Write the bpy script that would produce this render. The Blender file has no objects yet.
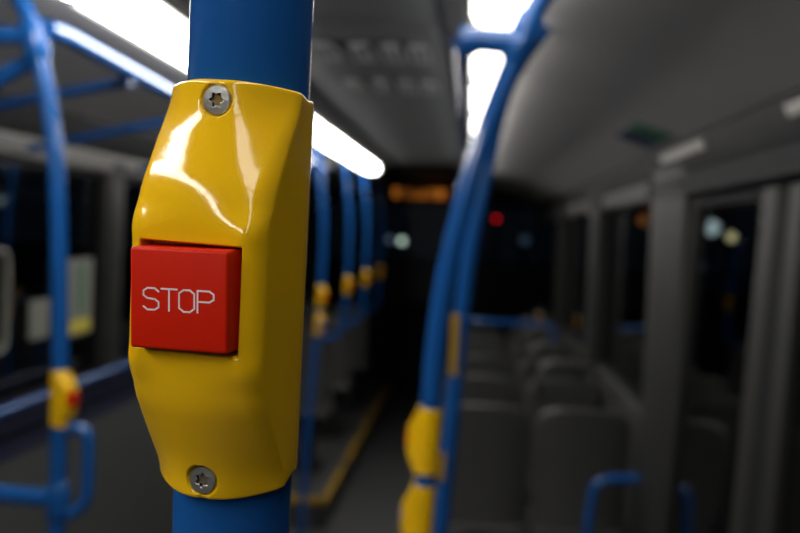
import bpy, bmesh, math, random
from mathutils import Vector, Matrix
random.seed(7)
C = bpy.context.scene.collection
PI = math.pi

# ------------------------------------------------------------------ camera
cam_d = bpy.data.cameras.new('camera'); cam = bpy.data.objects.new('camera', cam_d); C.objects.link(cam)
cam_d.sensor_width = 22.3; cam_d.lens = 31.22; cam_d.clip_start = 0.02; cam_d.clip_end = 200
cam.matrix_world = Matrix(((0.9971, -0.0435, 0.0628, 0), (0.0641, 0.0289, -0.9975, 0), (0.0416, 0.9986, 0.0317, 1.7), (0, 0, 0, 1)))
cam_d.dof.use_dof = True; cam_d.dof.focus_distance = 0.298; cam_d.dof.aperture_fstop = 8.0
bpy.context.scene.camera = cam
# ------------------------------------------------------------------ night sky and exposure
w = bpy.data.worlds.new('world'); bpy.context.scene.world = w; w.use_nodes = True
w.node_tree.nodes['Background'].inputs[0].default_value = (0.006, 0.008, 0.014, 1)
w.node_tree.nodes['Background'].inputs[1].default_value = 0.35
vs = bpy.context.scene.view_settings
vs.view_transform = 'Standard'; vs.look = 'None'; vs.gamma = 1.0; vs.use_curve_mapping = False
vs.exposure = 0.30
LIGHT = 13.0           # emission of the fluorescent diffusers left of the aisle
LIGHT_R = 4.6          # the right row burns dimmer

# ------------------------------------------------------------------ materials
def mat(name, col, rough=0.5, metal=0.0, coat=0.0, emit=None, es=0.0, noise=0.06, scale=40, bump=0.0, bscale=200, spec=0.5):
    m = bpy.data.materials.new(name); m.use_nodes = True; nt = m.node_tree; b = nt.nodes['Principled BSDF']
    b.inputs['Roughness'].default_value = rough; b.inputs['Metallic'].default_value = metal
    b.inputs['Coat Weight'].default_value = coat; b.inputs['Coat Roughness'].default_value = 0.04
    b.inputs['Specular IOR Level'].default_value = spec
    tc = nt.nodes.new('ShaderNodeTexCoord')
    n = nt.nodes.new('ShaderNodeTexNoise'); n.inputs['Scale'].default_value = scale; n.inputs['Detail'].default_value = 3
    nt.links.new(tc.outputs['Object'], n.inputs['Vector'])
    r = nt.nodes.new('ShaderNodeMixRGB')
    r.inputs[1].default_value = tuple(c * (1 - noise) for c in col) + (1,)
    r.inputs[2].default_value = tuple(min(1, c * (1 + noise)) for c in col) + (1,)
    nt.links.new(n.outputs['Fac'], r.inputs[0]); nt.links.new(r.outputs[0], b.inputs['Base Color'])
    if emit: b.inputs['Emission Color'].default_value = emit + (1,); b.inputs['Emission Strength'].default_value = es
    if bump:
        n2 = nt.nodes.new('ShaderNodeTexNoise'); n2.inputs['Scale'].default_value = bscale
        nt.links.new(tc.outputs['Object'], n2.inputs['Vector'])
        bp = nt.nodes.new('ShaderNodeBump'); bp.inputs['Strength'].default_value = bump; bp.inputs['Distance'].default_value = 0.002
        nt.links.new(n2.outputs['Fac'], bp.inputs['Height']); nt.links.new(bp.outputs[0], b.inputs['Normal'])
    return m

M = {}
M['yellow'] = mat('yellow gloss plastic', (0.86, 0.50, 0.006), 0.10, coat=0.3, noise=0.03, scale=60, bump=0.015, bscale=900)
M['red'] = mat('red button plastic', (0.60, 0.014, 0.002), 0.42, spec=0.18, noise=0.06, scale=300, bump=0.03, bscale=2500)
M['blue_button'] = mat('blue button plastic', (0.03, 0.08, 0.5), 0.33)
M['white_ink'] = mat('white print', (0.82, 0.72, 0.74), 0.5, noise=0.08, scale=900)
M['blue'] = mat('blue powder coat', (0.010, 0.083, 0.30), 0.13, coat=0.12, spec=0.3, noise=0.04, scale=30, bump=0.03, bscale=600)
M['steel'] = mat('screw steel', (0.42, 0.42, 0.41), 0.38, metal=0.85, noise=0.2, scale=900)
M['steel_dark'] = mat('socket steel', (0.05, 0.042, 0.034), 0.3, metal=1.0, noise=0.2, scale=900)
M['ceil'] = mat('dark grey ceiling panel', (0.09, 0.092, 0.095), 0.55, noise=0.08, scale=8, bump=0.05)
M['slope'] = mat('light grey ceiling panel', (0.33, 0.32, 0.315), 0.5, noise=0.05, scale=6, bump=0.05)
M['cove'] = mat('charcoal cove panel', (0.03, 0.03, 0.032), 0.7, noise=0.1, scale=8, spec=0.2)
M['pale'] = mat('pale grey plastic trim', (0.15, 0.145, 0.14), 0.4, noise=0.05, scale=10)
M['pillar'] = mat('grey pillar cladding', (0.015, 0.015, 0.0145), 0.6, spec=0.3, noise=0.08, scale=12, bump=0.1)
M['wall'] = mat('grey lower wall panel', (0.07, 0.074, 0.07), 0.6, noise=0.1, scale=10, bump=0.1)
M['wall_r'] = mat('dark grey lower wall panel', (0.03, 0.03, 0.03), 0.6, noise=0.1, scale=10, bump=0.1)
M['navy'] = mat('navy band', (0.012, 0.014, 0.045), 0.6, noise=0.1)
M['floor'] = mat('dark vinyl floor', (0.045, 0.046, 0.048), 0.55, noise=0.35, scale=260, bump=0.15)
M['black'] = mat('black rubber', (0.008, 0.008, 0.009), 0.8, spec=0.15, noise=0.1)
M['seat'] = mat('dark grey seat shell', (0.07, 0.07, 0.068), 0.33, noise=0.1, scale=30, bump=0.15, bscale=300)
M['seat_fabric'] = mat('dark patterned moquette', (0.02, 0.025, 0.05), 0.9, noise=0.6, scale=120, bump=0.3)
M['step'] = mat('yellow step edge', (0.34, 0.20, 0.01), 0.5, noise=0.2, scale=30)
M['asphalt'] = mat('asphalt', (0.02, 0.02, 0.021), 0.9, noise=0.3, scale=20)
M['diffuser'] = mat('fluorescent diffuser', (0.8, 0.8, 0.78), 0.4, emit=(1.0, 0.965, 0.90), es=LIGHT)
M['diffuser_r'] = mat('fluorescent diffuser dimmer', (0.8, 0.8, 0.78), 0.4, emit=(1.0, 0.965, 0.90), es=LIGHT_R)
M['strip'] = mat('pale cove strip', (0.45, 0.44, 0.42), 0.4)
M['slot'] = mat('pale vent slot edge', (0.36, 0.36, 0.36), 0.5)
M['poster'] = mat('white notice paper', (0.19, 0.195, 0.17), 0.6)
M['poster_y'] = mat('notice yellow', (0.6, 0.5, 0.04), 0.6)
M['poster_g'] = mat('notice green', (0.05, 0.16, 0.08), 0.6)
M['stk_green'] = mat('sticker green', (0.01, 0.11, 0.05), 0.5)
M['stk_blue'] = mat('sticker blue', (0.008, 0.015, 0.07), 0.5)
M['red_lamp'] = mat('red lamp lens', (0.3, 0, 0), 0.3, emit=(1, 0.004, 0.008), es=3)
M['white_lamp'] = mat('greenish white lamp lens', (0.4, 0.5, 0.45), 0.3, emit=(0.75, 1.0, 0.85), es=.75)
M['dim_lamp'] = mat('dim blue white lamp lens', (0.3, 0.35, 0.4), 0.3, emit=(0.45, 0.65, 1.0), es=0.10)

def led_mat():
    m = bpy.data.materials.new('amber dot matrix'); m.use_nodes = True; nt = m.node_tree; b = nt.nodes['Principled BSDF']
    b.inputs['Base Color'].default_value = (0.01, 0.008, 0.006, 1)
    tc = nt.nodes.new('ShaderNodeTexCoord'); n = nt.nodes.new('ShaderNodeTexNoise'); n.inputs['Scale'].default_value = 9
    mp = nt.nodes.new('ShaderNodeMapping'); mp.inputs['Scale'].default_value = (1, 1, 0.4)
    nt.links.new(tc.outputs['Object'], mp.inputs[0]); nt.links.new(mp.outputs[0], n.inputs['Vector'])
    cr = nt.nodes.new('ShaderNodeValToRGB'); cr.color_ramp.elements[0].position = 0.42; cr.color_ramp.elements[0].color = (0.01, 0.002, 0, 1)
    cr.color_ramp.elements[1].position = 0.62; cr.color_ramp.elements[1].color = (1.0, 0.30, 0.03, 1)
    nt.links.new(n.outputs['Fac'], cr.inputs[0]); nt.links.new(cr.outputs[0], b.inputs['Emission Color'])
    b.inputs['Emission Strength'].default_value = 0.28
    return m
M['led'] = led_mat()

def glass_mat():
    m = bpy.data.materials.new('tinted bus glass'); m.use_nodes = True; nt = m.node_tree
    for n in list(nt.nodes): nt.nodes.remove(n)
    o = nt.nodes.new('ShaderNodeOutputMaterial'); mx = nt.nodes.new('ShaderNodeMixShader'); f = nt.nodes.new('ShaderNodeFresnel'); f.inputs[0].default_value = 1.5
    ge = nt.nodes.new('ShaderNodeNewGeometry'); ma = nt.nodes.new('ShaderNodeMath'); ma.operation = 'MULTIPLY_ADD'; ma.inputs[1].default_value = -.8333; ma.inputs[2].default_value = 1.5
    nt.links.new(ge.outputs['Backfacing'], ma.inputs[0]); nt.links.new(ma.outputs[0], f.inputs[0])
    t = nt.nodes.new('ShaderNodeBsdfTransparent'); t.inputs[0].default_value = (0.62, 0.66, 0.66, 1)
    g = nt.nodes.new('ShaderNodeBsdfGlossy'); g.inputs['Roughness'].default_value = 0.03; g.inputs['Color'].default_value = (0.85, 0.85, 0.85, 1)
    nt.links.new(f.outputs[0], mx.inputs[0]); nt.links.new(t.outputs[0], mx.inputs[1]); nt.links.new(g.outputs[0], mx.inputs[2]); nt.links.new(mx.outputs[0], o.inputs[0])
    return m
M['glass'] = glass_mat()

# ------------------------------------------------------------------ helpers
def obj(name, bm, m, parent=None, smooth=False, bevel=0.0, bseg=2, autos=None):
    bmesh.ops.recalc_face_normals(bm, faces=bm.faces[:])
    me = bpy.data.meshes.new(name); bm.to_mesh(me); bm.free()
    for mm in (m if isinstance(m, (list, tuple)) else [m]): me.materials.append(mm)
    o = bpy.data.objects.new(name, me); C.objects.link(o)
    if parent: o.parent = parent
    if smooth: me.shade_smooth(); me.set_sharp_from_angle(angle=math.radians(48))
    if bevel:
        md = o.modifiers.new('bevel', 'BEVEL'); md.width = bevel; md.segments = bseg; md.limit_method = 'ANGLE'; md.angle_limit = math.radians(40)
        me.shade_smooth(); md.harden_normals = True
    return o
def thing(name, label, cat, loc=(0, 0, 0), rot=None, group=None):
    o = bpy.data.objects.new(name, None); C.objects.link(o); o.location = loc
    if rot: o.rotation_euler = rot
    o['label'] = label; o['category'] = cat
    if group: o['group'] = group
    return o
def tag(o, label, cat, group=None):
    o['label'] = label; o['category'] = cat
    if group: o['group'] = group
    return o
def struct(o, **k):
    o['kind'] = 'structure'; return o
def dup(root, loc=None, rot=None, label=None):
    r = root.copy(); C.objects.link(r)
    if loc is not None: r.location = loc
    if rot is not None: r.rotation_euler = rot
    if label: r['label'] = label
    for ch in list(root.children):
        c = ch.copy(); C.objects.link(c); c.parent = r
        for g in list(ch.children):
            d = g.copy(); C.objects.link(d); d.parent = c
    return r
def box(bm, x0, x1, y0, y1, z0, z1, mi=0):
    vs_ = [bm.verts.new((x, y, z)) for x in (x0, x1) for y in (y0, y1) for z in (z0, z1)]
    for idx in ((0, 1, 3, 2), (4, 6, 7, 5), (0, 4, 5, 1), (2, 3, 7, 6), (0, 2, 6, 4), (1, 5, 7, 3)):
        f = bm.faces.new([vs_[i] for i in idx]); f.material_index = mi
    return vs_
def B(*a):
    bm = bmesh.new(); box(bm, *a); return bm
def prism(bm, pts, y0, y1, mi=0):
    """closed polygon in x,z drawn along y"""
    a = [bm.verts.new((p[0], y0, p[1])) for p in pts]; b = [bm.verts.new((p[0], y1, p[1])) for p in pts]
    n = len(pts)
    for i in range(n):
        f = bm.faces.new((a[i], a[(i + 1) % n], b[(i + 1) % n], b[i])); f.material_index = mi
    for q in (a, b[::-1]):
        f = bm.faces.new(q); f.material_index = mi
def smooth_path(pts, n=8):
    P = [Vector(p) for p in pts]; P = [P[0] * 2 - P[1]] + P + [P[-1] * 2 - P[-2]]; out = []
    for i in range(1, len(P) - 2):
        for k in range(n):
            t = k / n; a, b, c, d = P[i - 1:i + 3]
            out.append(0.5 * ((2 * b) + (c - a) * t + (2 * a - 5 * b + 4 * c - d) * t * t + (3 * b - a - 3 * c + d) * t ** 3))
    out.append(P[-2]); return out
def tube(bm, pts, r, seg=24, caps=True):
    pts = [Vector(p) for p in pts]; rings = []; up = None
    for i, p in enumerate(pts):
        t = (pts[min(i + 1, len(pts) - 1)] - pts[max(i - 1, 0)]).normalized()
        if up is None:
            up = Vector((1, 0, 0)) if abs(t.x) < 0.8 else Vector((0, 1, 0))
        up = (up - t * up.dot(t)).normalized(); s = t.cross(up)
        rr = r[i] if isinstance(r, list) else r
        rings.append([bm.verts.new(p + (up * math.cos(2 * PI * k / seg) + s * math.sin(2 * PI * k / seg)) * rr) for k in range(seg)])
    for a, b in zip(rings, rings[1:]):
        for k in range(seg): bm.faces.new((a[k], a[(k + 1) % seg], b[(k + 1) % seg], b[k]))
    if caps: bm.faces.new(rings[0][::-1]); bm.faces.new(rings[-1])
def fillet(pts, r, n=6):
    P = [Vector(p) for p in pts]; out = [P[0]]
    for i in range(1, len(P) - 1):
        a = (P[i - 1] - P[i]); b = (P[i + 1] - P[i]); ra = min(r, a.length * .49, b.length * .49)
        s, e = P[i] + a.normalized() * ra, P[i] + b.normalized() * ra
        for k in range(n + 1):
            t = k / n; out.append(s * (1 - t) ** 2 + P[i] * 2 * t * (1 - t) + e * t * t)
    out.append(P[-1]); return out
def T(name, pts, r, m, parent=None, fr=None, seg=24):
    bm = bmesh.new(); tube(bm, fillet(pts, fr) if fr else pts, r, seg); return obj(name, bm, m, parent, smooth=True)
def sphere(name, r, m, parent=None, loc=(0, 0, 0)):
    bm = bmesh.new(); bmesh.ops.create_uvsphere(bm, u_segments=24, v_segments=14, radius=r)
    bmesh.ops.translate(bm, verts=bm.verts, vec=loc); return obj(name, bm, m, parent, smooth=True)

# ------------------------------------------------------------------ the bus shell (aisle along +Y)
XC = -0.34; XR = .69; Y0, Y1 = -3.0, 11.6
def sx(u, side): return XC + side * u if side < 0 else u - 1.2 + XR   # u is measured so that 1.2 is the wall on either side
bm = bmesh.new(); box(bm, -1.56, .71, Y0, Y1, -0.06, 0.0); struct(obj('floor', bm, M['floor']))
# roof: flat middle panel with shallow joints, side slopes, coves
bm = bmesh.new()
box(bm, -.595, -.085, Y0, Y1, 2.2, 2.23)
struct(obj('ceiling', bm, M['ceil']))
bm = bmesh.new(); box(bm, sx(1.4, -1), sx(1.4, 1), Y0 - .1, Y1 + .1, 2.34, 2.40); struct(obj('roof', bm, M['black'])) 
k = 1
SHELL = {   # inner profile of each side, x and z: joint trim, slope panel, cove, header
 'left': dict(trim=(-.595, -.655), slope=[(-.865, 2.15), (-1.14, 2.12), (-1.405, 2.06)], cove=[(-1.405, 2.075), (-1.415, 2.055), (-1.50, 1.965), (-1.54, 1.95), (-1.58, 1.95), (-1.58, 2.10)],
              head=[(-1.495, 1.965), (-1.490, 1.955), (-1.505, 1.895), (-1.56, 1.89), (-1.56, 1.965)], wall=-1.54, s=-1),
 'right': dict(trim=(-.085, -.03), slope=[(.103, 2.15), (.37, 2.095), (.625, 2.01)], cove=[(.625, 2.025), (.633, 2.0), (.665, 1.93), (.675, 1.915), (.73, 1.915), (.73, 2.06)],
              head=[(.665, 1.925), (.652, 1.91), (.658, 1.855), (.71, 1.85), (.71, 1.925)], wall=.69, s=1)}
for nm, P_ in SHELL.items():
    sg = P_['s']; t0, t1 = P_['trim']
    bm = bmesh.new(); prism(bm, [(t0, 2.185), (t1, 2.165), (t1, 2.25), (t0, 2.25)], Y0, Y1)
    struct(obj('trim_%d' % k, bm, M['cove'], bevel=.004)); k += 1
    q = P_['slope']; bm = bmesh.new(); prism(bm, [q[0], q[1], q[2], (q[2][0], q[2][1] + .03), (q[1][0], q[1][1] + .03), (q[0][0], 2.25)], Y0, Y1)
    struct(obj('ceiling_slope_' + nm, bm, M['slope'], bevel=.004))
    bm = bmesh.new(); prism(bm, P_['cove'], Y0, Y1); struct(obj('trim_%d' % k, bm, M['cove'], bevel=.004)); k += 1
    a_ = Y0 if nm == 'left' else 4.3
    bm = bmesh.new(); prism(bm, P_['head'], a_, Y1); struct(obj('trim_%d' % k, bm, M['pale'], bevel=.004)); k += 1
bm = bmesh.new(); prism(bm, [(.67, 1.92), (.668, 1.855), (.72, 1.85), (.72, 1.92)], Y0, 4.3)
struct(obj('trim_%d' % k, bm, M['cove'], bevel=.004)); k += 1

# lower walls: grey panel with a navy band under the windows
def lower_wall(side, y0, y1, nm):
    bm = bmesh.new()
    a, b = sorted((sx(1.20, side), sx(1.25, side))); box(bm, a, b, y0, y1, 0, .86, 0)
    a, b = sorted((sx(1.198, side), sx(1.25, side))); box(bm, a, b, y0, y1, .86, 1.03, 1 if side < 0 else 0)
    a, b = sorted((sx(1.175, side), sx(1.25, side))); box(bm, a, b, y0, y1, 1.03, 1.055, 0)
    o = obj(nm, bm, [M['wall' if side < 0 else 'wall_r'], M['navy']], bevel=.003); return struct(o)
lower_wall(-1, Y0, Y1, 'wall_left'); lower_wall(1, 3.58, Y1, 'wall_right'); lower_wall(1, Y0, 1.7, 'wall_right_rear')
# windows between pillars
def window(side, y0, y1, n):
    bm = bmesh.new(); a, b = sorted((sx(1.215, side), sx(1.222, side))); box(bm, a, b, y0, y1, 1.055, 1.95)
    g = struct(obj('window_%d' % n, bm, M['glass']))
    bm = bmesh.new(); a, b = sorted((sx(1.200, side), sx(1.214, side)))
    box(bm, a, b, y0, y1, 1.055, 1.075); box(bm, a, b, y0, y1, 1.87, 1.89); box(bm, a, b, y0, y0 + .02, 1.075, 1.87); box(bm, a, b, y1 - .02, y1, 1.075, 1.87)
    obj('window_seal', bm, M['black'], g)
    return g
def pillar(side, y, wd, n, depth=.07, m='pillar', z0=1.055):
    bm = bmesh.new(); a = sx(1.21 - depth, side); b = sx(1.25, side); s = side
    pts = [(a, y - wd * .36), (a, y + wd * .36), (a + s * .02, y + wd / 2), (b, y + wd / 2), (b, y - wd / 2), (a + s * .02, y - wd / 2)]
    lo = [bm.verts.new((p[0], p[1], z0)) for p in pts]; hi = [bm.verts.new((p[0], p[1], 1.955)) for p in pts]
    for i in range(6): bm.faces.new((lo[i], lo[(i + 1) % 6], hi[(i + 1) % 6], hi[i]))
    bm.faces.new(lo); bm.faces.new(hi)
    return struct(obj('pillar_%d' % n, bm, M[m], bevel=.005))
wn = pn = 1
LP = [-1.4, .1, 1.55, 3.0, 4.66, 6.2, 7.75, 9.3, 10.85]
for i, y in enumerate(LP):
    pillar(-1, y, .2, pn, .055); pn += 1
for a, b in zip([Y0 - .1] + LP, LP + [Y1 + .1]):
    window(-1, max(a + .1, Y0), min(b - .1, Y1), wn); wn += 1
RP = [5.95, 8.3]
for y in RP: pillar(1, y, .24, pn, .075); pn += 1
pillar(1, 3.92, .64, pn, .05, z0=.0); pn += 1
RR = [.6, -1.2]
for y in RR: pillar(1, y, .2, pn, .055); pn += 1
for a, b in ((4.28, 5.83), (6.07, 8.18), (8.42, Y1), (.7, 1.7), (-1.1, .5), (Y0, -1.3)):
    window(1, a, b, wn); wn += 1
# front end: bulkhead, windscreen
bm = bmesh.new(); box(bm, sx(1.25, -1), sx(1.25, 1), Y1, Y1 + .06, 0, .95); box(bm, sx(1.25, -1), sx(1.25, 1), Y1, Y1 + .06, 1.98, 2.4)
struct(obj('wall_front', bm, M['black']))
bm = bmesh.new(); q = [(Y1 + .02, .95), (Y1 + .028, .95), (Y1 - .20, 2.0), (Y1 - .208, 2.0)]
lo = [bm.verts.new((-1.56, y, z)) for y, z in q]; hi = [bm.verts.new((.71, y, z)) for y, z in q]
for i in range(4): bm.faces.new((lo[i], lo[(i + 1) % 4], hi[(i + 1) % 4], hi[i]))
bm.faces.new(lo); bm.faces.new(hi); struct(obj('window_%d' % wn, bm, M['glass'])); wn += 1
struct(obj('wall_back', B(sx(1.25, -1), sx(1.25, 1), Y0 - .06, Y0, 0, 2.4), M['cove']))

# middle door, two glazed leaves in the right wall, leaning slightly inwards at the foot
def leaf(y0, y1, n, s0, s1):
    bm = bmesh.new(); h = 1.83
    box(bm, 0, .045, y0, y0 + s0, 0, h); box(bm, 0, .045, y1 - s1, y1, 0, h); box(bm, .003, .042, y0 + s0, y1 - s1, 0, .28); box(bm, .003, .042, y0 + s0, y1 - s1, h - .03, h, 1)
    o = obj('door_%d' % n, bm, [M['pillar'], M['black']], bevel=.006)
    obj('door_glass', B(.018, .026, y0 + s0, y1 - s1, .28, h - .03), M['glass'], o)
    o.location = (sx(1.115, 1), 0, .012); o.rotation_euler = (0, math.radians(2.6), 0)
    return struct(o)
leaf(2.60, 3.56, 1, .13, .03); leaf(1.72, 2.49, 2, .05, .10)
o = struct(obj('door_seal', B(.004, .03, 2.492, 2.598, .0, 1.83), M['black'])); o.location = (sx(1.115, 1), 0, .012); o.rotation_euler = (0, math.radians(2.6), 0)
# raised floor on the left with yellow edge strip
struct(obj('podium_left', B(sx(1.2, -1), -.755, 6.25, Y1, 0, .16), M['floor']))
bm = bmesh.new(); box(bm, sx(1.2, -1), -.745, 6.235, 6.275, .135, .175); y = 6.275
while y < 11.2: box(bm, -.785, -.745, y, y + .85, .135, .175); y += 1.05
struct(obj('trim_%d' % k, bm, M['step'], bevel=.004)); k += 1
struct(obj('podium_right', B(-.13, .69, 4.3, Y1, 0, .13), M['floor']))

# outside
struct(obj('ground', B(-60, 60, -30, 90, -.5, -.4), M['asphalt']))

# ------------------------------------------------------------------ ceiling lights
ORD = ['first', 'second', 'third', 'fourth', 'fifth', 'sixth', 'seventh', 'eighth', 'ninth', 'tenth', 'eleventh', 'twelfth', 'thirteenth', 'fourteenth']
def light_run(xa, xb, y0, y1, L, word):
    """row of box diffusers hanging a little below the roof panels"""
    y = y0; ahead = behind = 0; ys = []
    while y < y1 - .1: ys.append(y); y += L
    back = [v for v in ys if v + L / 2 < 0.3]
    for y in ys:
        e = min(y + L, y1); n = e - y
        if y in back: lb = 'white ceiling strip light section %s of the aisle, %s behind the yellow STOP unit' % (word, ORD[len(back) - 1 - back.index(y)])
        else: lb = 'white ceiling strip light section %s of the aisle, %s ahead of the yellow STOP unit' % (word, ORD[ahead]); ahead += 1
        root = thing('ceiling_light', lb, 'light', (0, y, 2.14 if word == 'left' else 2.125), group='strip lights %s of the aisle' % word)
        bm = bmesh.new(); w_ = xb - xa
        prism(bm, [(xa, .0), (xa + w_ * .12, -.02), (xa + w_ * .5, -.028), (xb - w_ * .12, -.02), (xb, .0), (xb, .03), (xa, .03)], .02, n - .02)
        obj('diffuser', bm, M['diffuser' if word == 'left' else 'diffuser_r'], root, bevel=.004)
        bm = bmesh.new(); box(bm, xa - .004, xb + .004, 0, .018, -.022, .05); box(bm, xa - .004, xb + .004, n - .018, n, -.022, .05); box(bm, xa - .004, xb + .004, .018, n - .018, .032, .06)
        obj('end_cap', bm, M['pale'], root)
light_run(-.81, -.70, -2.4, 8.2, 1.514, 'left')
light_run(-.018, .085, -2.7, 8.0, .82, 'right')

# vent grille in the middle ceiling panel
vent = thing('ceiling_vent', 'dark ceiling vent panel with two rows of pale slots above the aisle', 'vent', (0, 0, 2.2))
obj('vent_plate', B(-.49, -.10, 2.75, 4.15, -.008, -.001), M['ceil'], vent, bevel=.002)
for yy, xs in ((3.1, (-.42, -.325, -.24, -.165)), (3.8, (-.42, -.325, -.24, -.165))):
    for x in xs:
        bm = bmesh.new(); r = .028; l = .13
        for a in ((x - r, x - r + .008, yy - l, yy + l), (x + r - .008, x + r, yy - l, yy + l), (x - r, x + r, yy - l, yy - l + .012), (x - r, x + r, yy + l - .012, yy + l), (x - .004, x + .004, yy - l * .8, yy + l * .8)):
            box(bm, *a, -.016, -.009)
        obj('vent_slot', bm, M['slot'], vent)

# ------------------------------------------------------------------ blue handrail things
R = .0172
def collar(parent, c, d, r=.026, h=.05, m='blue'):
    c = Vector(c); d = Vector(d).normalized(); bm = bmesh.new(); tube(bm, [c - d * h, c - d * h * .8, c + d * h * .8, c + d * h], [r * .8, r, r, r * .8]); return obj('collar', bm, M[m], parent, smooth=True)

# nearest pole
ax = Vector((.019, -.076, .997)).normalized(); mp = Vector((-.067, .325, 1.678))
def on_axis(z): return mp + ax * ((z - mp.z) / ax.z)
gp = thing('grab_pole', 'nearest thick blue pole carrying the large yellow STOP button unit', 'pole', on_axis(0))
loc0 = on_axis(0)
bm = bmesh.new(); tube(bm, [on_axis(.03) - loc0, on_axis(1.2) - loc0, on_axis(2.17) - loc0], .0175, 96); obj('pole', bm, M['blue'], gp, smooth=True)
bm = bmesh.new(); tube(bm, [on_axis(.0) - loc0, on_axis(.012) - loc0, on_axis(.03) - loc0], [.05, .045, .022], 32); obj('floor_flange', bm, M['blue'], gp, smooth=True)
bm = bmesh.new(); tube(bm, [on_axis(2.15) - loc0, on_axis(2.165) - loc0, on_axis(2.185) - loc0], [.022, .04, .045], 32); obj('ceiling_flange', bm, M['blue'], gp, smooth=True)

# ------------------------------------------------------------------ the STOP button unit (local: x = width, -y = front, z up)
PF = [(0, 33.8), (16, 33.8), (21, 33.7), (26, 33.0), (31, 31.8), (36, 29.8), (41, 27.6), (46, 25.4), (50, 24.0), (54, 23.1), (58.2, 22.5)]
def Fz(z):
    z = abs(z)
    for i in range(len(PF) - 1):
        if z <= PF[i + 1][0]:
            a, b = PF[i], PF[i + 1]; m0 = (b[1] - PF[max(i - 1, 0)][1]) / max(1e-6, (b[0] - PF[max(i - 1, 0)][0])); q = PF[min(i + 2, len(PF) - 1)]
            m1 = (q[1] - a[1]) / (q[0] - a[0]); h = b[0] - a[0]; t = (z - a[0]) / h
            return (2 * t ** 3 - 3 * t * t + 1) * a[1] + (t ** 3 - 2 * t * t + t) * h * m0 + (-2 * t ** 3 + 3 * t * t) * b[1] + (t ** 3 - t * t) * h * m1
    return PF[-1][1]
Wd = 19.8; WB = 18.9; HH = 58.2; SZ = 52.6; XS = .8
def sstep(a, b, x):
    t = max(0, min(1, (x - a) / (b - a))); return t * t * (3 - 2 * t)
def front(u, z):
    F = Fz(z); s = .8 + (33.3 - F) * 1.2 + 3.2 * sstep(16, 26, abs(z)) * (1 - sstep(30, 50, abs(z))); r = 1.4 + 3.2 * max(0, (F - 22.5) / 11) + 2.0 * (1 - sstep(13, 24, abs(z)))
    t = max(0, min(1, (abs(u) - (Wd - r)) / r)); v = F - s * (u / Wd) ** 2 - r * (1 - math.sqrt(max(0, 1 - t * t)))
    if abs(z) < 20:
        d = max(abs(u) - 14.6, abs(z) - 14.3)
        v = 27.5 + (v - 27.5) * sstep(-.45, .35, d)
    if abs(abs(z) - SZ) < 7:
        d = math.hypot(u - XS, abs(z) - SZ) - 4.5
        v = min(v, 21.6 + (v - 21.6) * sstep(-.35, .35, d)) if d < .35 else v
    return v
def make_housing_mesh(step_u=.38, step_z=.42):
    bm = bmesh.new(); U = []
    n = int(15.9 * 2 / step_u); U = [-15.2 + 30.4 * i / n for i in range(n + 1)]
    cs = [15.2 + 4.6 * math.sin(PI / 2 * i / 12) for i in range(1, 13)]
    U = [-c for c in cs[::-1]] + U + cs
    nz = int(2 * (HH - 1.2) / step_z); rows = [-(HH - 1.2) + 2 * (HH - 1.2) * i / nz for i in range(nz + 1)]
    def ring(z, inset=0.0):
        pts = []
        for u in U:
            pts.append((u, front(u, z)))
        vr = pts[-1][1]; vl = pts[0][1]
        for i in range(1, 11): pts.append((Wd + (WB - Wd) * i / 10, vr * (1 - i / 10)))
        for i in range(1, 24): a = PI * i / 24; pts.append((WB * math.cos(a), -WB * math.sin(a)))
        for i in range(0, 10): pts.append((-WB + (WB - Wd) * i / 10, vl * i / 10))
        if inset:
            q = []
            for (u, v) in pts:
                L = math.hypot(u, v); q.append((u * (1 - inset / L), v * (1 - inset / L)))
            pts = q
        return pts
    def arch(v, z):      # the rims curve back towards the pole at the sides
        g = 1 - max(0, min(1, v / 21.0)); return z * (1 - .062 * (g ** 1.2) * sstep(40, 58, abs(z)))
    def add(pts, z): return [bm.verts.new((p[0] * .001, -p[1] * .001, arch(p[1], z) * .001)) for p in pts]
    def circ(pts, r): return [(u / math.hypot(u, v) * r, v / math.hypot(u, v) * r) for u, v in pts]
    R_ = []
    zi = HH - 1.2
    R_.append(add(circ(ring(-zi), 17.62), -HH + 1.0))
    R_.append(add(circ(ring(-zi), 17.62), -HH))
    for a in (80, 60, 40, 20):
        a = math.radians(a); R_.append(add(ring(-zi, 1.2 * (1 - math.cos(a))), -zi - 1.2 * math.sin(a)))
    for z in rows: R_.append(add(ring(z), z))
    for a in (20, 40, 60, 80):
        a = math.radians(a); R_.append(add(ring(zi, 1.2 * (1 - math.cos(a))), zi + 1.2 * math.sin(a)))
    R_.append(add(circ(ring(zi), 17.62), HH)); R_.append(add(circ(ring(zi), 17.62), HH - 1.0))
    n = len(R_[0])
    for a, b in list(zip(R_, R_[1:])) + [(R_[-1], R_[0])]:
        for i in range(n): bm.faces.new((a[i], a[(i + 1) % n], b[(i + 1) % n], b[i]))
    return bm
def rounded_block(hx, y0, y1, hz, r, seg=5):
    """block with rounded edges, front at y0 (negative), back at y1"""
    bm = bmesh.new(); box(bm, -hx, hx, y0, y1, -hz, hz)
    bmesh.ops.bevel(bm, geom=[e for e in bm.edges if min(v.co.y for v in e.verts) < y0 + 1e-6 or abs(e.verts[0].co.y - e.verts[1].co.y) > 1e-6], offset=r, segments=seg, profile=.5, affect='EDGES')
    return bm
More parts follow.
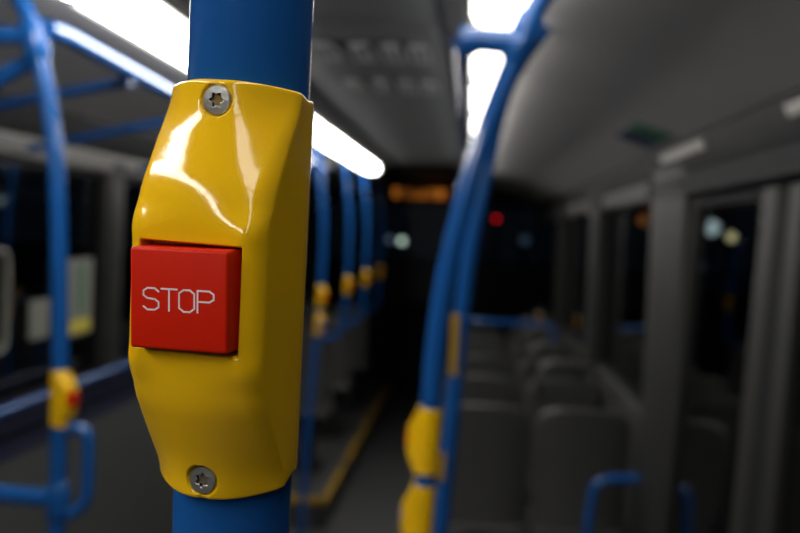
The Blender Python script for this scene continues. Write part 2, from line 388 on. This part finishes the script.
def screw_bm():
    bm = bmesh.new(); n = 72
    def rg(f, y): return [bm.verts.new((f(a) * math.cos(a), y, f(a) * math.sin(a))) for a in [2 * PI * i / n for i in range(n)]]
    L = lambda a: (1.75 + .33 * math.cos(6 * a)) * .001
    rs = [rg(lambda a: .0040, .0008), rg(lambda a: .0040, .00012), rg(lambda a: .00375, -.00018), rg(lambda a: L(a) + .00025, -.00032), rg(L, -.0002), rg(L, .0011)]
    for a, b in zip(rs, rs[1:]):
        for i in range(n): bm.faces.new((a[i], a[(i + 1) % n], b[(i + 1) % n], b[i]))
    bm.faces.new(rs[0]); bm.faces.new(rs[-1])
    bm.verts.ensure_lookup_table()
    for f in bm.faces:
        if max(math.hypot(v.co.x, v.co.z) for v in f.verts) < .0022 and f.calc_center_median().y > -.00025: f.material_index = 1
    return bm
STROKES = {
 'S': [[(5, 8.6), (3.7, 10), (1.3, 10), (0, 8.7), (0, 6.6), (1.3, 5.3), (3.8, 5.0), (5, 3.7), (5, 1.3), (3.7, 0), (1.3, 0), (0, 1.4)]],
 'T': [[(0, 10), (5.1, 10)], [(2.55, 10), (2.55, 0)]],
 'O': [[(1.5, 0), (3.5, 0), (4.95, 1.6), (4.95, 8.4), (3.5, 10), (1.5, 10), (0, 8.4), (0, 1.6), (1.5, 0)]],
 'P': [[(0, 0), (0, 10), (3.8, 10), (5.2, 8.7), (5.2, 6.3), (3.8, 5), (0, 5)]]}
def lettering_bm(width, height, lw):
    bm = bmesh.new(); xs = {'S': 0, 'T': 5.9, 'O': 11.75, 'P': 17.75}; tot = 22.9; kx = width / tot; kz = height / 10
    def strip(p, q):
        p, q = Vector(p), Vector(q); d = (q - p).normalized(); nrm = Vector((-d.y, d.x)) * lw / 2; e = d * lw * .38
        a = [(p - e + nrm), (p - e - nrm), (q + e - nrm), (q + e + nrm)]
        lo = [bm.verts.new((v.x, 0, v.y)) for v in a]; hi = [bm.verts.new((v.x, -.00008, v.y)) for v in a]
        bm.faces.new(hi)
        for i in range(4): bm.faces.new((lo[i], lo[(i + 1) % 4], hi[(i + 1) % 4], hi[i]))
    for ch, x0 in xs.items():
        for st in STROKES[ch]:
            for a, b in zip(st, st[1:]):
                strip(((a[0] + x0) * kx - width / 2, a[1] * kz - height / 2), ((b[0] + x0) * kx - width / 2, b[1] * kz - height / 2))
    return bm
BF = -.0386
unit = thing('stop_button_unit', 'large yellow button housing with a red STOP button, in sharp focus on nearest blue pole', 'stop button')
obj('housing', make_housing_mesh(), M['yellow'], unit, smooth=True)
bt = obj('button', rounded_block(.0141, BF, -.0280, .01345, .0009), M['red'], unit, smooth=True)
bt.rotation_euler = (0, -.034, 0); bt.location = (-.0003, 0, 0)
lt = obj('lettering', lettering_bm(.0202, .0057, .00046), M['white_ink'], bt); lt.location = (.0001, BF, -.0001)
for s in (1, -1):
    sc = obj('screw', screw_bm(), [M['steel'], M['steel_dark']], unit, smooth=False); sc.location = (XS * .001, -.0224, s * SZ * .001)
    if s < 0: sc.rotation_euler = (0, .6, 0)
n_ = Vector((-.219, -.973, -.071)); n_ = (n_ - ax * n_.dot(ax)).normalized(); r_ = (-n_).cross(ax).normalized()
mw = Matrix((( r_.x, -n_.x, ax.x), (r_.y, -n_.y, ax.y), (r_.z, -n_.z, ax.z))).to_4x4(); mw.translation = mp + ax * .0043
unit.matrix_world = mw

# small (distant) units: same shapes, lighter mesh
far = {}
def place_unit(loc, yaw, label, btn='red', group=None, direction=None):
    r = thing('stop_button_unit', label, 'stop button', group=group)
    if 'h' not in far:
        far['h'] = obj('housing', make_housing_mesh(1.6, 1.9), M['yellow'], r, smooth=True)
        far['s'] = []
        for s in (1, -1):
            q = obj('screw', screw_bm(), [M['steel'], M['steel_dark']], r); q.location = (XS * .001, -.0224, s * SZ * .001); far['s'].append(q)
    else:
        for q in [far['h']] + far['s']:
            c = q.copy(); C.objects.link(c); c.parent = r
    if btn not in far:
        far[btn] = obj('button', rounded_block(.01385, BF, -.0278, .01345, .0009, 2), M['red' if btn == 'red' else 'blue_button'], r, smooth=True)
    else:
        c = far[btn].copy(); C.objects.link(c); c.parent = r
    d = Vector(direction or (0, 0, 1)).normalized()
    rot = Vector((0, 0, 1)).rotation_difference(d).to_matrix() @ Matrix.Rotation(yaw, 3, 'Z')
    mw = rot.to_4x4(); mw.translation = loc; r.matrix_world = mw
    return r

# right foreground stanchion pair (bent outwards at the top)
def at_z(path, z):
    for a, b in zip(path, path[1:]):
        if (a.z - z) * (b.z - z) <= 0 and a.z != b.z:
            t = (z - a.z) / (b.z - a.z); return a.lerp(b, t), (b - a).normalized() * (1 if b.z > a.z else -1)
    return path[0], Vector((0, 0, 1))
pA = smooth_path([(.155, 1.86, 2.165), (.0955, 1.86, 2.088), (.0652, 1.86, 2.013), (.022, 1.86, 1.89), (-.011, 1.86, 1.772), (-.038, 1.86, 1.639), (-.052, 1.86, 1.505), (-.057, 1.86, 1.354), (-.063, 1.86, 1.19), (-.07, 1.86, .9), (-.075, 1.86, .5), (-.078, 1.86, .012)])
st = thing('stanchion', 'bent blue pole right of the aisle carrying two yellow button units', 'pole', (-.078, 1.86, 0))
def rel(path, o): return [Vector(p) - o for p in path]
o_ = Vector(st.location); bm = bmesh.new(); tube(bm, rel(pA, o_), R, 32); obj('pole', bm, M['blue'], st, smooth=True)
bm = bmesh.new(); tube(bm, [(0, 0, 0), (0, 0, .012), (0, 0, .035)], [.05, .045, .022]); obj('floor_flange', bm, M['blue'], st, smooth=True)
c, d = at_z(pA, 2.025); collar(st, c - o_, d, .0235, .045)
bm = bmesh.new(); tube(bm, rel([Vector((.0655, 1.86, 2.008)), Vector((.04, 1.86, 2.018)), Vector((.0, 1.86, 2.02)), Vector((-.03, 1.86, 2.014))], o_), [.031, .0215, .0205, .028]); obj('cross_arm', bm, M['blue'], st, smooth=True)
for z, yaw, lb, bt_ in ((1.352, -2.25, 'upper yellow unit with red button on the bent blue pole right of the aisle', 'red'), (1.222, -2.2, 'lower yellow unit with blue button on the bent blue pole right of the aisle', 'blue')):
    c, d = at_z(pA, z); place_unit(c, yaw, lb, bt_, direction=d)
# the longitudinal ceiling rail that the cross arm holds
cr = thing('ceiling_rail', 'blue ceiling handrail running forward from the bent pole', 'handrail', (-.03, 1.86, 2.014))
T('rail', [(0, 0, 0), (0, 5.6, 0)], .0155, M['blue'], cr)
for y in (1.9, 3.8, 5.55): T('hanger', [(0, y, 0), (0, y, .15)], .011, M['blue'], cr)
# second bent pole behind
pB = smooth_path([(.135, 2.4, 2.145), (.0765, 2.4, 2.052), (.044, 2.4, 1.955), (.024, 2.4, 1.838), (-.002, 2.4, 1.666), (-.0155, 2.4, 1.493), (-.027, 2.4, 1.277), (-.04, 2.4, 1.05), (-.05, 2.4, .7), (-.055, 2.4, .3), (-.055, 2.4, .012)])
s2 = thing('stanchion', 'bent blue pole directly behind the one with two yellow units', 'pole', (-.055, 2.4, 0)); o_ = Vector(s2.location)
bm = bmesh.new(); tube(bm, rel(pB, o_), R, 32); obj('pole', bm, M['blue'], s2, smooth=True)
bm = bmesh.new(); tube(bm, [(0, 0, 0), (0, 0, .012), (0, 0, .035)], [.05, .045, .022]); obj('floor_flange', bm, M['blue'], s2, smooth=True)
for z, hh, wd in ((1.462, .066, .011), (1.20, .030, .009)):
    c, d = at_z(pB, z); c = c - o_
    obj('yellow_plate', B(c.x - .0185, c.x - .0185 + wd * 1.6, -.021, -.012, c.z - hh, c.z + hh), M['step'], s2, bevel=.002)

# left foreground stanchion, with overhead frame
pL = smooth_path([(-.93, 2.2, 2.14), (-.905, 2.2, 2.10), (-.886, 2.2, 2.04), (-.863, 2.2, 1.955), (-.843, 2.2, 1.85), (-.831, 2.2, 1.733), (-.821, 2.2, 1.533), (-.814, 2.2, 1.331), (-.811, 2.2, 1.06), (-.81, 2.2, .7), (-.81, 2.2, .3), (-.81, 2.2, .012)])
s3 = thing('stanchion', 'blue pole at the left edge with a small yellow unit and a side loop', 'pole', (-.81, 2.2, 0)); o_ = Vector(s3.location)
bm = bmesh.new(); tube(bm, rel(pL, o_), R, 32); obj('pole', bm, M['blue'], s3, smooth=True)
bm = bmesh.new(); tube(bm, [(0, 0, 0), (0, 0, .012), (0, 0, .035)], [.05, .045, .022]); obj('floor_flange', bm, M['blue'], s3, smooth=True)
c, d = at_z(pL, 2.05); collar(s3, c - o_, d, .026, .04)
bm = bmesh.new(); tube(bm, fillet([(0, 0, 1.275), (.058, 0, 1.275), (.06, 0, 1.13), (.03, .0, 1.10), (.0, 0, 1.10)], .03), .0125); obj('side_loop', bm, M['blue'], s3, smooth=True)
T('low_bar', [(-.0, 0, 1.13), (-.12, 0, 1.133), (-.38, .02, 1.145)], .018, M['blue'], s3); collar(s3, (0, 0, 1.125), (0, 0, 1), .023, .04)
c, d = at_z(pL, 1.335); place_unit(c, 1.15, 'small yellow unit with red button on the blue pole at the left edge', direction=d)
fr = thing('overhead_frame', 'blue overhead rail with cross bars under the left ceiling panel', 'handrail', (-.86, 2.2, 2.05))
T('rail', [(-.004, .0, .024), (.0, .1, .026), (.0, 1.3, .0), (0, 4.2, -.012)], .019, M['blue'], fr)
for y in (.55, 1.35, 2.6, 4.0): T('cross_bar', [(0, y, -.005), (-.3, y + .04, -.06), (-.615, y + .08, -.13)], .013, M['blue'], fr)
T('arm', [(-.03, 0, .01), (-.25, .0, .005), (-.51, -.0, -.01)], .018, M['blue'], fr)
T('arm', [(-.03, .02, -.03), (-.2, .05, -.12), (-.52, .08, -.20)], .018, M['blue'], fr)

# wall handrail along the left windows
wr = thing('wall_handrail', 'blue handrail running along under the left windows', 'handrail', (-1.45, 1.0, 1.08))
T('rail', [(0, 0, 0), (0, 4.4, 0)], .016, M['blue'], wr)
for y in (.2, 2.0, 3.4, 4.3): T('bracket', [(0, y, 0), (-.04, y, -.03), (-.085, y, -.03)], .009, M['blue'], wr)

# four curved poles along the left seats
AP = [5.6, 6.8, 7.95, 9.25]; where = ['nearest', 'second', 'third', 'farthest']
for i, y in enumerate(AP):
    base = 0.0 if i == 0 else 1.03
    top = [(-.80, 0, 2.15), (-.785, 0, 2.04), (-.765, 0, 1.9), (-.745, 0, 1.7), (-.748, 0, 1.35)]
    pp = smooth_path(top + ([(-.762, 0, 1.1), (-.785, 0, .7), (-.80, 0, .012)] if i == 0 else [(-.757, 0, 1.18), (-.775, .01, 1.07), (-.83, .02, 1.03), (-.88, .03, 1.03)]))
    o_ = Vector((-.80 if i == 0 else -.88, 0 if i == 0 else .03, base))
    q = thing('curved_pole', '%s of four curved blue poles left of the aisle behind the yellow housing' % where[i], 'pole', (o_.x, y + o_.y, base))
    bm = bmesh.new(); tube(bm, rel(pp, o_), .0172, 20); obj('pole', bm, M['blue'], q, smooth=True)
    if i == 0:
        bm = bmesh.new(); tube(bm, [(0, 0, 0), (0, 0, .012), (0, 0, .035)], [.05, .045, .022], 20); obj('floor_flange', bm, M['blue'], q, smooth=True)
    c, d = at_z(pp, 1.355); c = Vector((c.x, y, c.z)); place_unit(c, .7, 'small yellow unit on the %s curved blue pole left of the aisle' % where[i], direction=d)
    if i == 0:
        c, d = at_z(pp, 1.215); c = Vector((c.x, y, c.z)); place_unit(c, .7, 'lower of two small yellow units on the nearest curved pole left of the aisle', 'blue', direction=d)

# blue grab rail by the door post, and cross rails further forward
g1 = thing('grab_rail', 'low blue grab rail with rounded corner behind the wide grey post', 'handrail', (.475, 4.14, .0))
bm = bmesh.new(); tube(bm, fillet([(0, 0, .13), (-.005, 0, .6), (.015, 0, .81), (.12, 0, .825), (.195, 0, .825)], .08), .017); obj('rail', bm, M['blue'], g1, smooth=True)
bm = bmesh.new(); tube(bm, [(0, 0, .0), (0, 0, .03)], [.04, .03]); obj('floor_flange', bm, M['blue'], g1, smooth=True)
g1.location.z = 0
def cross_rail(y, x0, x1, z, label):
    g = thing('cross_rail', label, 'handrail', (x0, y, .13))
    T('rail', [(0, 0, 0), (0, 0, z - .13), (x1 - x0, 0, z - .13 - .01), (x1 - x0, 0, 0)], .017, M['blue'], g, fr=.06)
    return g
cross_rail(7.81, -.06, .60, 1.10, 'horizontal blue rail crossing behind the farther right seats')
place_unit(Vector((.56, 8.9, 1.04)), .3, 'tiny yellow unit on the far blue post at the right windows')
g = thing('short_post', 'far blue post near the right windows', 'pole', (.56, 8.9, .13)); T('post', [(0, 0, 0), (0, 0, 1.0)], .017, M['blue'], g)

# ------------------------------------------------------------------ seats
def seat_shell_bm(w, lowered=0):
    """curved shell: side profile in y,z swept across a rounded-front outline"""
    bm = bmesh.new(); nx, nz = 18, 22; grid = []
    for face in (0, 1):
        g = []
        for j in range(nz + 1):
            t = j / nz; z = .40 + .50 * t; row = []
            hw = w / 2 * (1 - .04 * (1 - t))
            if t > .80: q = (t - .80) / .20; hw = w / 2 - .07 * (1 - math.sqrt(max(0, 1 - q ** 2 * .96)))
            for i in range(nx + 1):
                s = -1 + 2 * i / nx; x = hw * s
                y = -.10 * t ** 1.6 + .045 * (abs(s) ** 3) * (1 - .3 * t) + (.0 if face else .028)
                row.append(bm.verts.new((x, y, z + (-.008 * abs(s) ** 4))))
            g.append(row)
        grid.append(g)
    a, b = grid
    for j in range(nz):
        for i in range(nx):
            bm.faces.new((a[j][i], a[j][i + 1], a[j + 1][i + 1], a[j + 1][i])); bm.faces.new((b[j][i], b[j + 1][i], b[j + 1][i + 1], b[j][i + 1]))
    for j in range(nz):
        bm.faces.new((a[j][0], a[j + 1][0], b[j + 1][0], b[j][0])); bm.faces.new((a[j][nx], b[j][nx], b[j + 1][nx], a[j + 1][nx]))
    for i in range(nx):
        bm.faces.new((a[0][i], b[0][i], b[0][i + 1], a[0][i + 1])); bm.faces.new((a[nz][i], a[nz][i + 1], b[nz][i + 1], b[nz][i]))
    return bm
def make_seat(name, w, label, handle):
    r = thing(name, label, 'seat')
    obj('backrest', seat_shell_bm(w), M['seat'], r, bevel=.008, bseg=3)
    bm = seat_shell_bm(w - .07); bmesh.ops.scale(bm, vec=(1, .6, .86), verts=bm.verts[:]); bmesh.ops.translate(bm, verts=bm.verts[:], vec=(0, .04, .075))
    obj('back_cushion', bm, M['seat_fabric'], r, bevel=.006)
    bm = B(-w / 2 + .01, w / 2 - .01, -.005, .42, .36, .40); obj('seat_pan', bm, M['seat'], r, bevel=.015, bseg=3)
    bm = B(-w / 2 + .03, w / 2 - .03, .05, .41, .402, .45); obj('seat_cushion', bm, M['seat_fabric'], r, bevel=.018, bseg=3)
    bm = B(-.05, .05, .10, .3, .02, .36); box(bm, -.11, .11, .05, .35, 0, .02); obj('pedestal', bm, M['pillar'], r, bevel=.008)
    if handle:
        bm = bmesh.new(); hw = w * .36; tube(bm, fillet([(-hw, -.075, .80), (-hw, -.11, .93), (-hw + .06, -.12, .985), (hw - .06, -.12, .985), (hw, -.11, .93), (hw, -.075, .80)], .05), .013, 14)
        obj('grab_handle', bm, M['seat'], r, smooth=True)
    return r
RY = [4.5, 5.4, 6.3, 7.2, 8.1]; rown = ['nearest', 'second', 'third', 'fourth', 'fifth']
sa = make_seat('bus_seat', .385, 'x', False); sb = make_seat('bus_seat', .385, 'x', True)
for i, y in enumerate(RY):
    for (x, nm) in ((.075, 'aisle-side'), (.475, 'window-side')):
        hd = i > 0 and x > .3
        src = sb if hd else sa
        lb = '%s dark grey bus seat of the %s row right of the aisle' % (nm, rown[i])
        if i == 0 and x < .3: sa.location = (x, y, .13); sa['label'] = lb
        elif i == 1 and x > .3: sb.location = (x, y, .13); sb['label'] = lb
        else: dup(src, (x, y, .13), None, lb)
for i, y in enumerate([6.9, 8.05, 9.35]):
    for (x, nm) in ((-1.00, 'aisle-side'), (-1.35, 'window-side')):
        q = dup(sa, (x, y, .16), None, '%s dark grey bus seat of the %s row left of the aisle' % (nm, rown[i])); q.scale = (.85, 1, 1)

# ------------------------------------------------------------------ signs, panels, notices
# info display over the aisle at the front
d = thing('route_display', 'amber lit display hanging from the ceiling at the front of the bus', 'display', (-.50, 11.0, 2.075))
obj('case', B(-.32, .32, 0, .1, -.06, .105), M['black'], d, bevel=.008)
obj('screen', B(-.29, .29, -.006, -.001, -.045, .045), M['led'], d)
# sticker on right slope panel
def on_slope(x): # underside height of the sloped panel
    return 2.15 - (x - .103) * .055 / .267 if x < .37 else 2.095 - (x - .37) * .085 / .255
bm = bmesh.new()
for (x0, x1, y0, y1, mi) in ((.475, .59, 3.42, 3.64, 1), (.475, .59, 3.64, 3.92, 0)):
    a = [bm.verts.new((x, y, on_slope(x) - dz)) for dz in (.001, .003) for x, y in ((x0, y0), (x1, y0), (x1, y1), (x0, y1))]
    for idx in ((0, 1, 2, 3), (4, 7, 6, 5), (0, 4, 5, 1), (1, 5, 6, 2), (2, 6, 7, 3), (3, 7, 4, 0)):
        f = bm.faces.new([a[i] for i in idx]); f.material_index = mi
tag(obj('ceiling_sticker', bm, [M['stk_blue'], M['stk_green']]), 'small dark green and blue sticker on the right sloping ceiling panel', 'sticker')
# pale strips in the right cove
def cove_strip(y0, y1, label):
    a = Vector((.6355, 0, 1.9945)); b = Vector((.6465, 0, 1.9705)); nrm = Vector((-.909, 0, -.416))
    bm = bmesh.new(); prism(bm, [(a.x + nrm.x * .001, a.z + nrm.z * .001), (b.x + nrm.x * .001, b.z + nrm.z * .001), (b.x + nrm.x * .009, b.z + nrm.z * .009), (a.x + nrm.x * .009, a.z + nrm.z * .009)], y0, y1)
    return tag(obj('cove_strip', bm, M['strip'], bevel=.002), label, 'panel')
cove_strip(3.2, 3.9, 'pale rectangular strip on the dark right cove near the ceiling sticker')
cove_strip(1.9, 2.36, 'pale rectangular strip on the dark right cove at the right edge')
# notices on left window
nt_ = thing('window_notice', 'white notice with yellow foot and green print on the left window', 'notice', (sx(1.19, -1), 4.1, 1.24))
obj('sheet', B(-.004, 0, 0, .36, 0, .30), M['poster'], nt_)
obj('yellow_panel', B(.0005, .002, .12, .34, .01, .06), M['poster_y'], nt_)
obj('green_print', B(.0005, .002, .20, .26, .09, .27), M['poster_g'], nt_)
bm = B(0, .012, 0, .17, 0, .14); tag(obj('window_label', bm, M['poster'], bevel=.004), 'small pale card low on the left window behind the blue pole', 'notice').location = (sx(1.20, -1), 3.83, 1.26)
fr_ = thing('notice_frame', 'grey rounded empty frame on the left window at the picture edge', 'frame', (sx(1.195, -1), 3.05, 1.25))
bm = bmesh.new(); tube(bm, fillet([(0, .3, 0), (0, .58, 0), (0, .58, .33), (0, 0, .33), (0, 0, 0), (0, .3, 0)], .05), .011, 12); obj('rim', bm, M['poster'], fr_, smooth=True)
obj('backing', B(-.008, -.004, .0, .58, 0, .33), M['black'], fr_)

# ------------------------------------------------------------------ lights outside
def street_signal(name, loc, r, m, label, cat, base=-.4, pr=.05):
    q = thing(name, label, cat, (loc[0], loc[1], base)); h = loc[2] - base
    T('post', [(0, .07 + pr, 0), (0, .07 + pr, h + r * 1.9)], pr, M['black'], q, seg=12)
    obj('lamp_case', B(-r * 1.6, r * 1.6, .02, .07, h - r * 1.8, h + r * 1.8), M['black'], q)
    bm = bmesh.new(); bmesh.ops.create_uvsphere(bm, u_segments=16, v_segments=10, radius=r); bmesh.ops.scale(bm, vec=(1, .5, 1), verts=bm.verts[:]); bmesh.ops.translate(bm, verts=bm.verts[:], vec=(0, 0, h)); obj('lens', bm, m, q, smooth=True)
street_signal('traffic_light', (.42, 20.0, 1.99), .035, M['red_lamp'], 'red signal light glowing ahead beyond the windscreen', 'traffic light')
street_signal('cab_lamp', (-.687, 11.05, 1.602), .034, M['white_lamp'], 'greenish white lamp glowing at the dark front of the bus left of the aisle', 'lamp', .16, .015)
street_signal('cab_lamp', (-.79, 10.8, 1.615), .033, M['dim_lamp'], 'dim bluish lamp just left of the greenish white one', 'lamp', .16, .012)
M['warm_lamp'] = mat('warm lamp lens', (0.4, 0.35, 0.2), 0.3, emit=(1.0, 0.85, 0.45), es=1.5)
M['amber_lamp'] = mat('amber lamp lens', (0.4, 0.2, 0.1), 0.3, emit=(1.0, 0.35, 0.08), es=.5)
M['cool_lamp'] = mat('cool lamp lens', (0.4, 0.4, 0.4), 0.3, emit=(0.8, 0.95, 1.0), es=1.3)
street_signal('street_lamp', (2.94, 14.0, 1.90), .09, M['cool_lamp'], 'cool white lamp outside seen through the right door glass', 'lamp')
street_signal('street_lamp', (3.27, 14.4, 1.80), .06, M['warm_lamp'], 'yellowish lamp outside seen through the right door glass', 'lamp')
street_signal('street_lamp', (2.10, 14.0, 1.96), .07, M['amber_lamp'], 'faint amber lamp outside seen near the top of the wide grey pillar', 'lamp')
street_signal('street_lamp', (.94, 20.0, 1.63), .08, M['dim_lamp'], 'dim blue lamp outside right of the red signal', 'lamp')
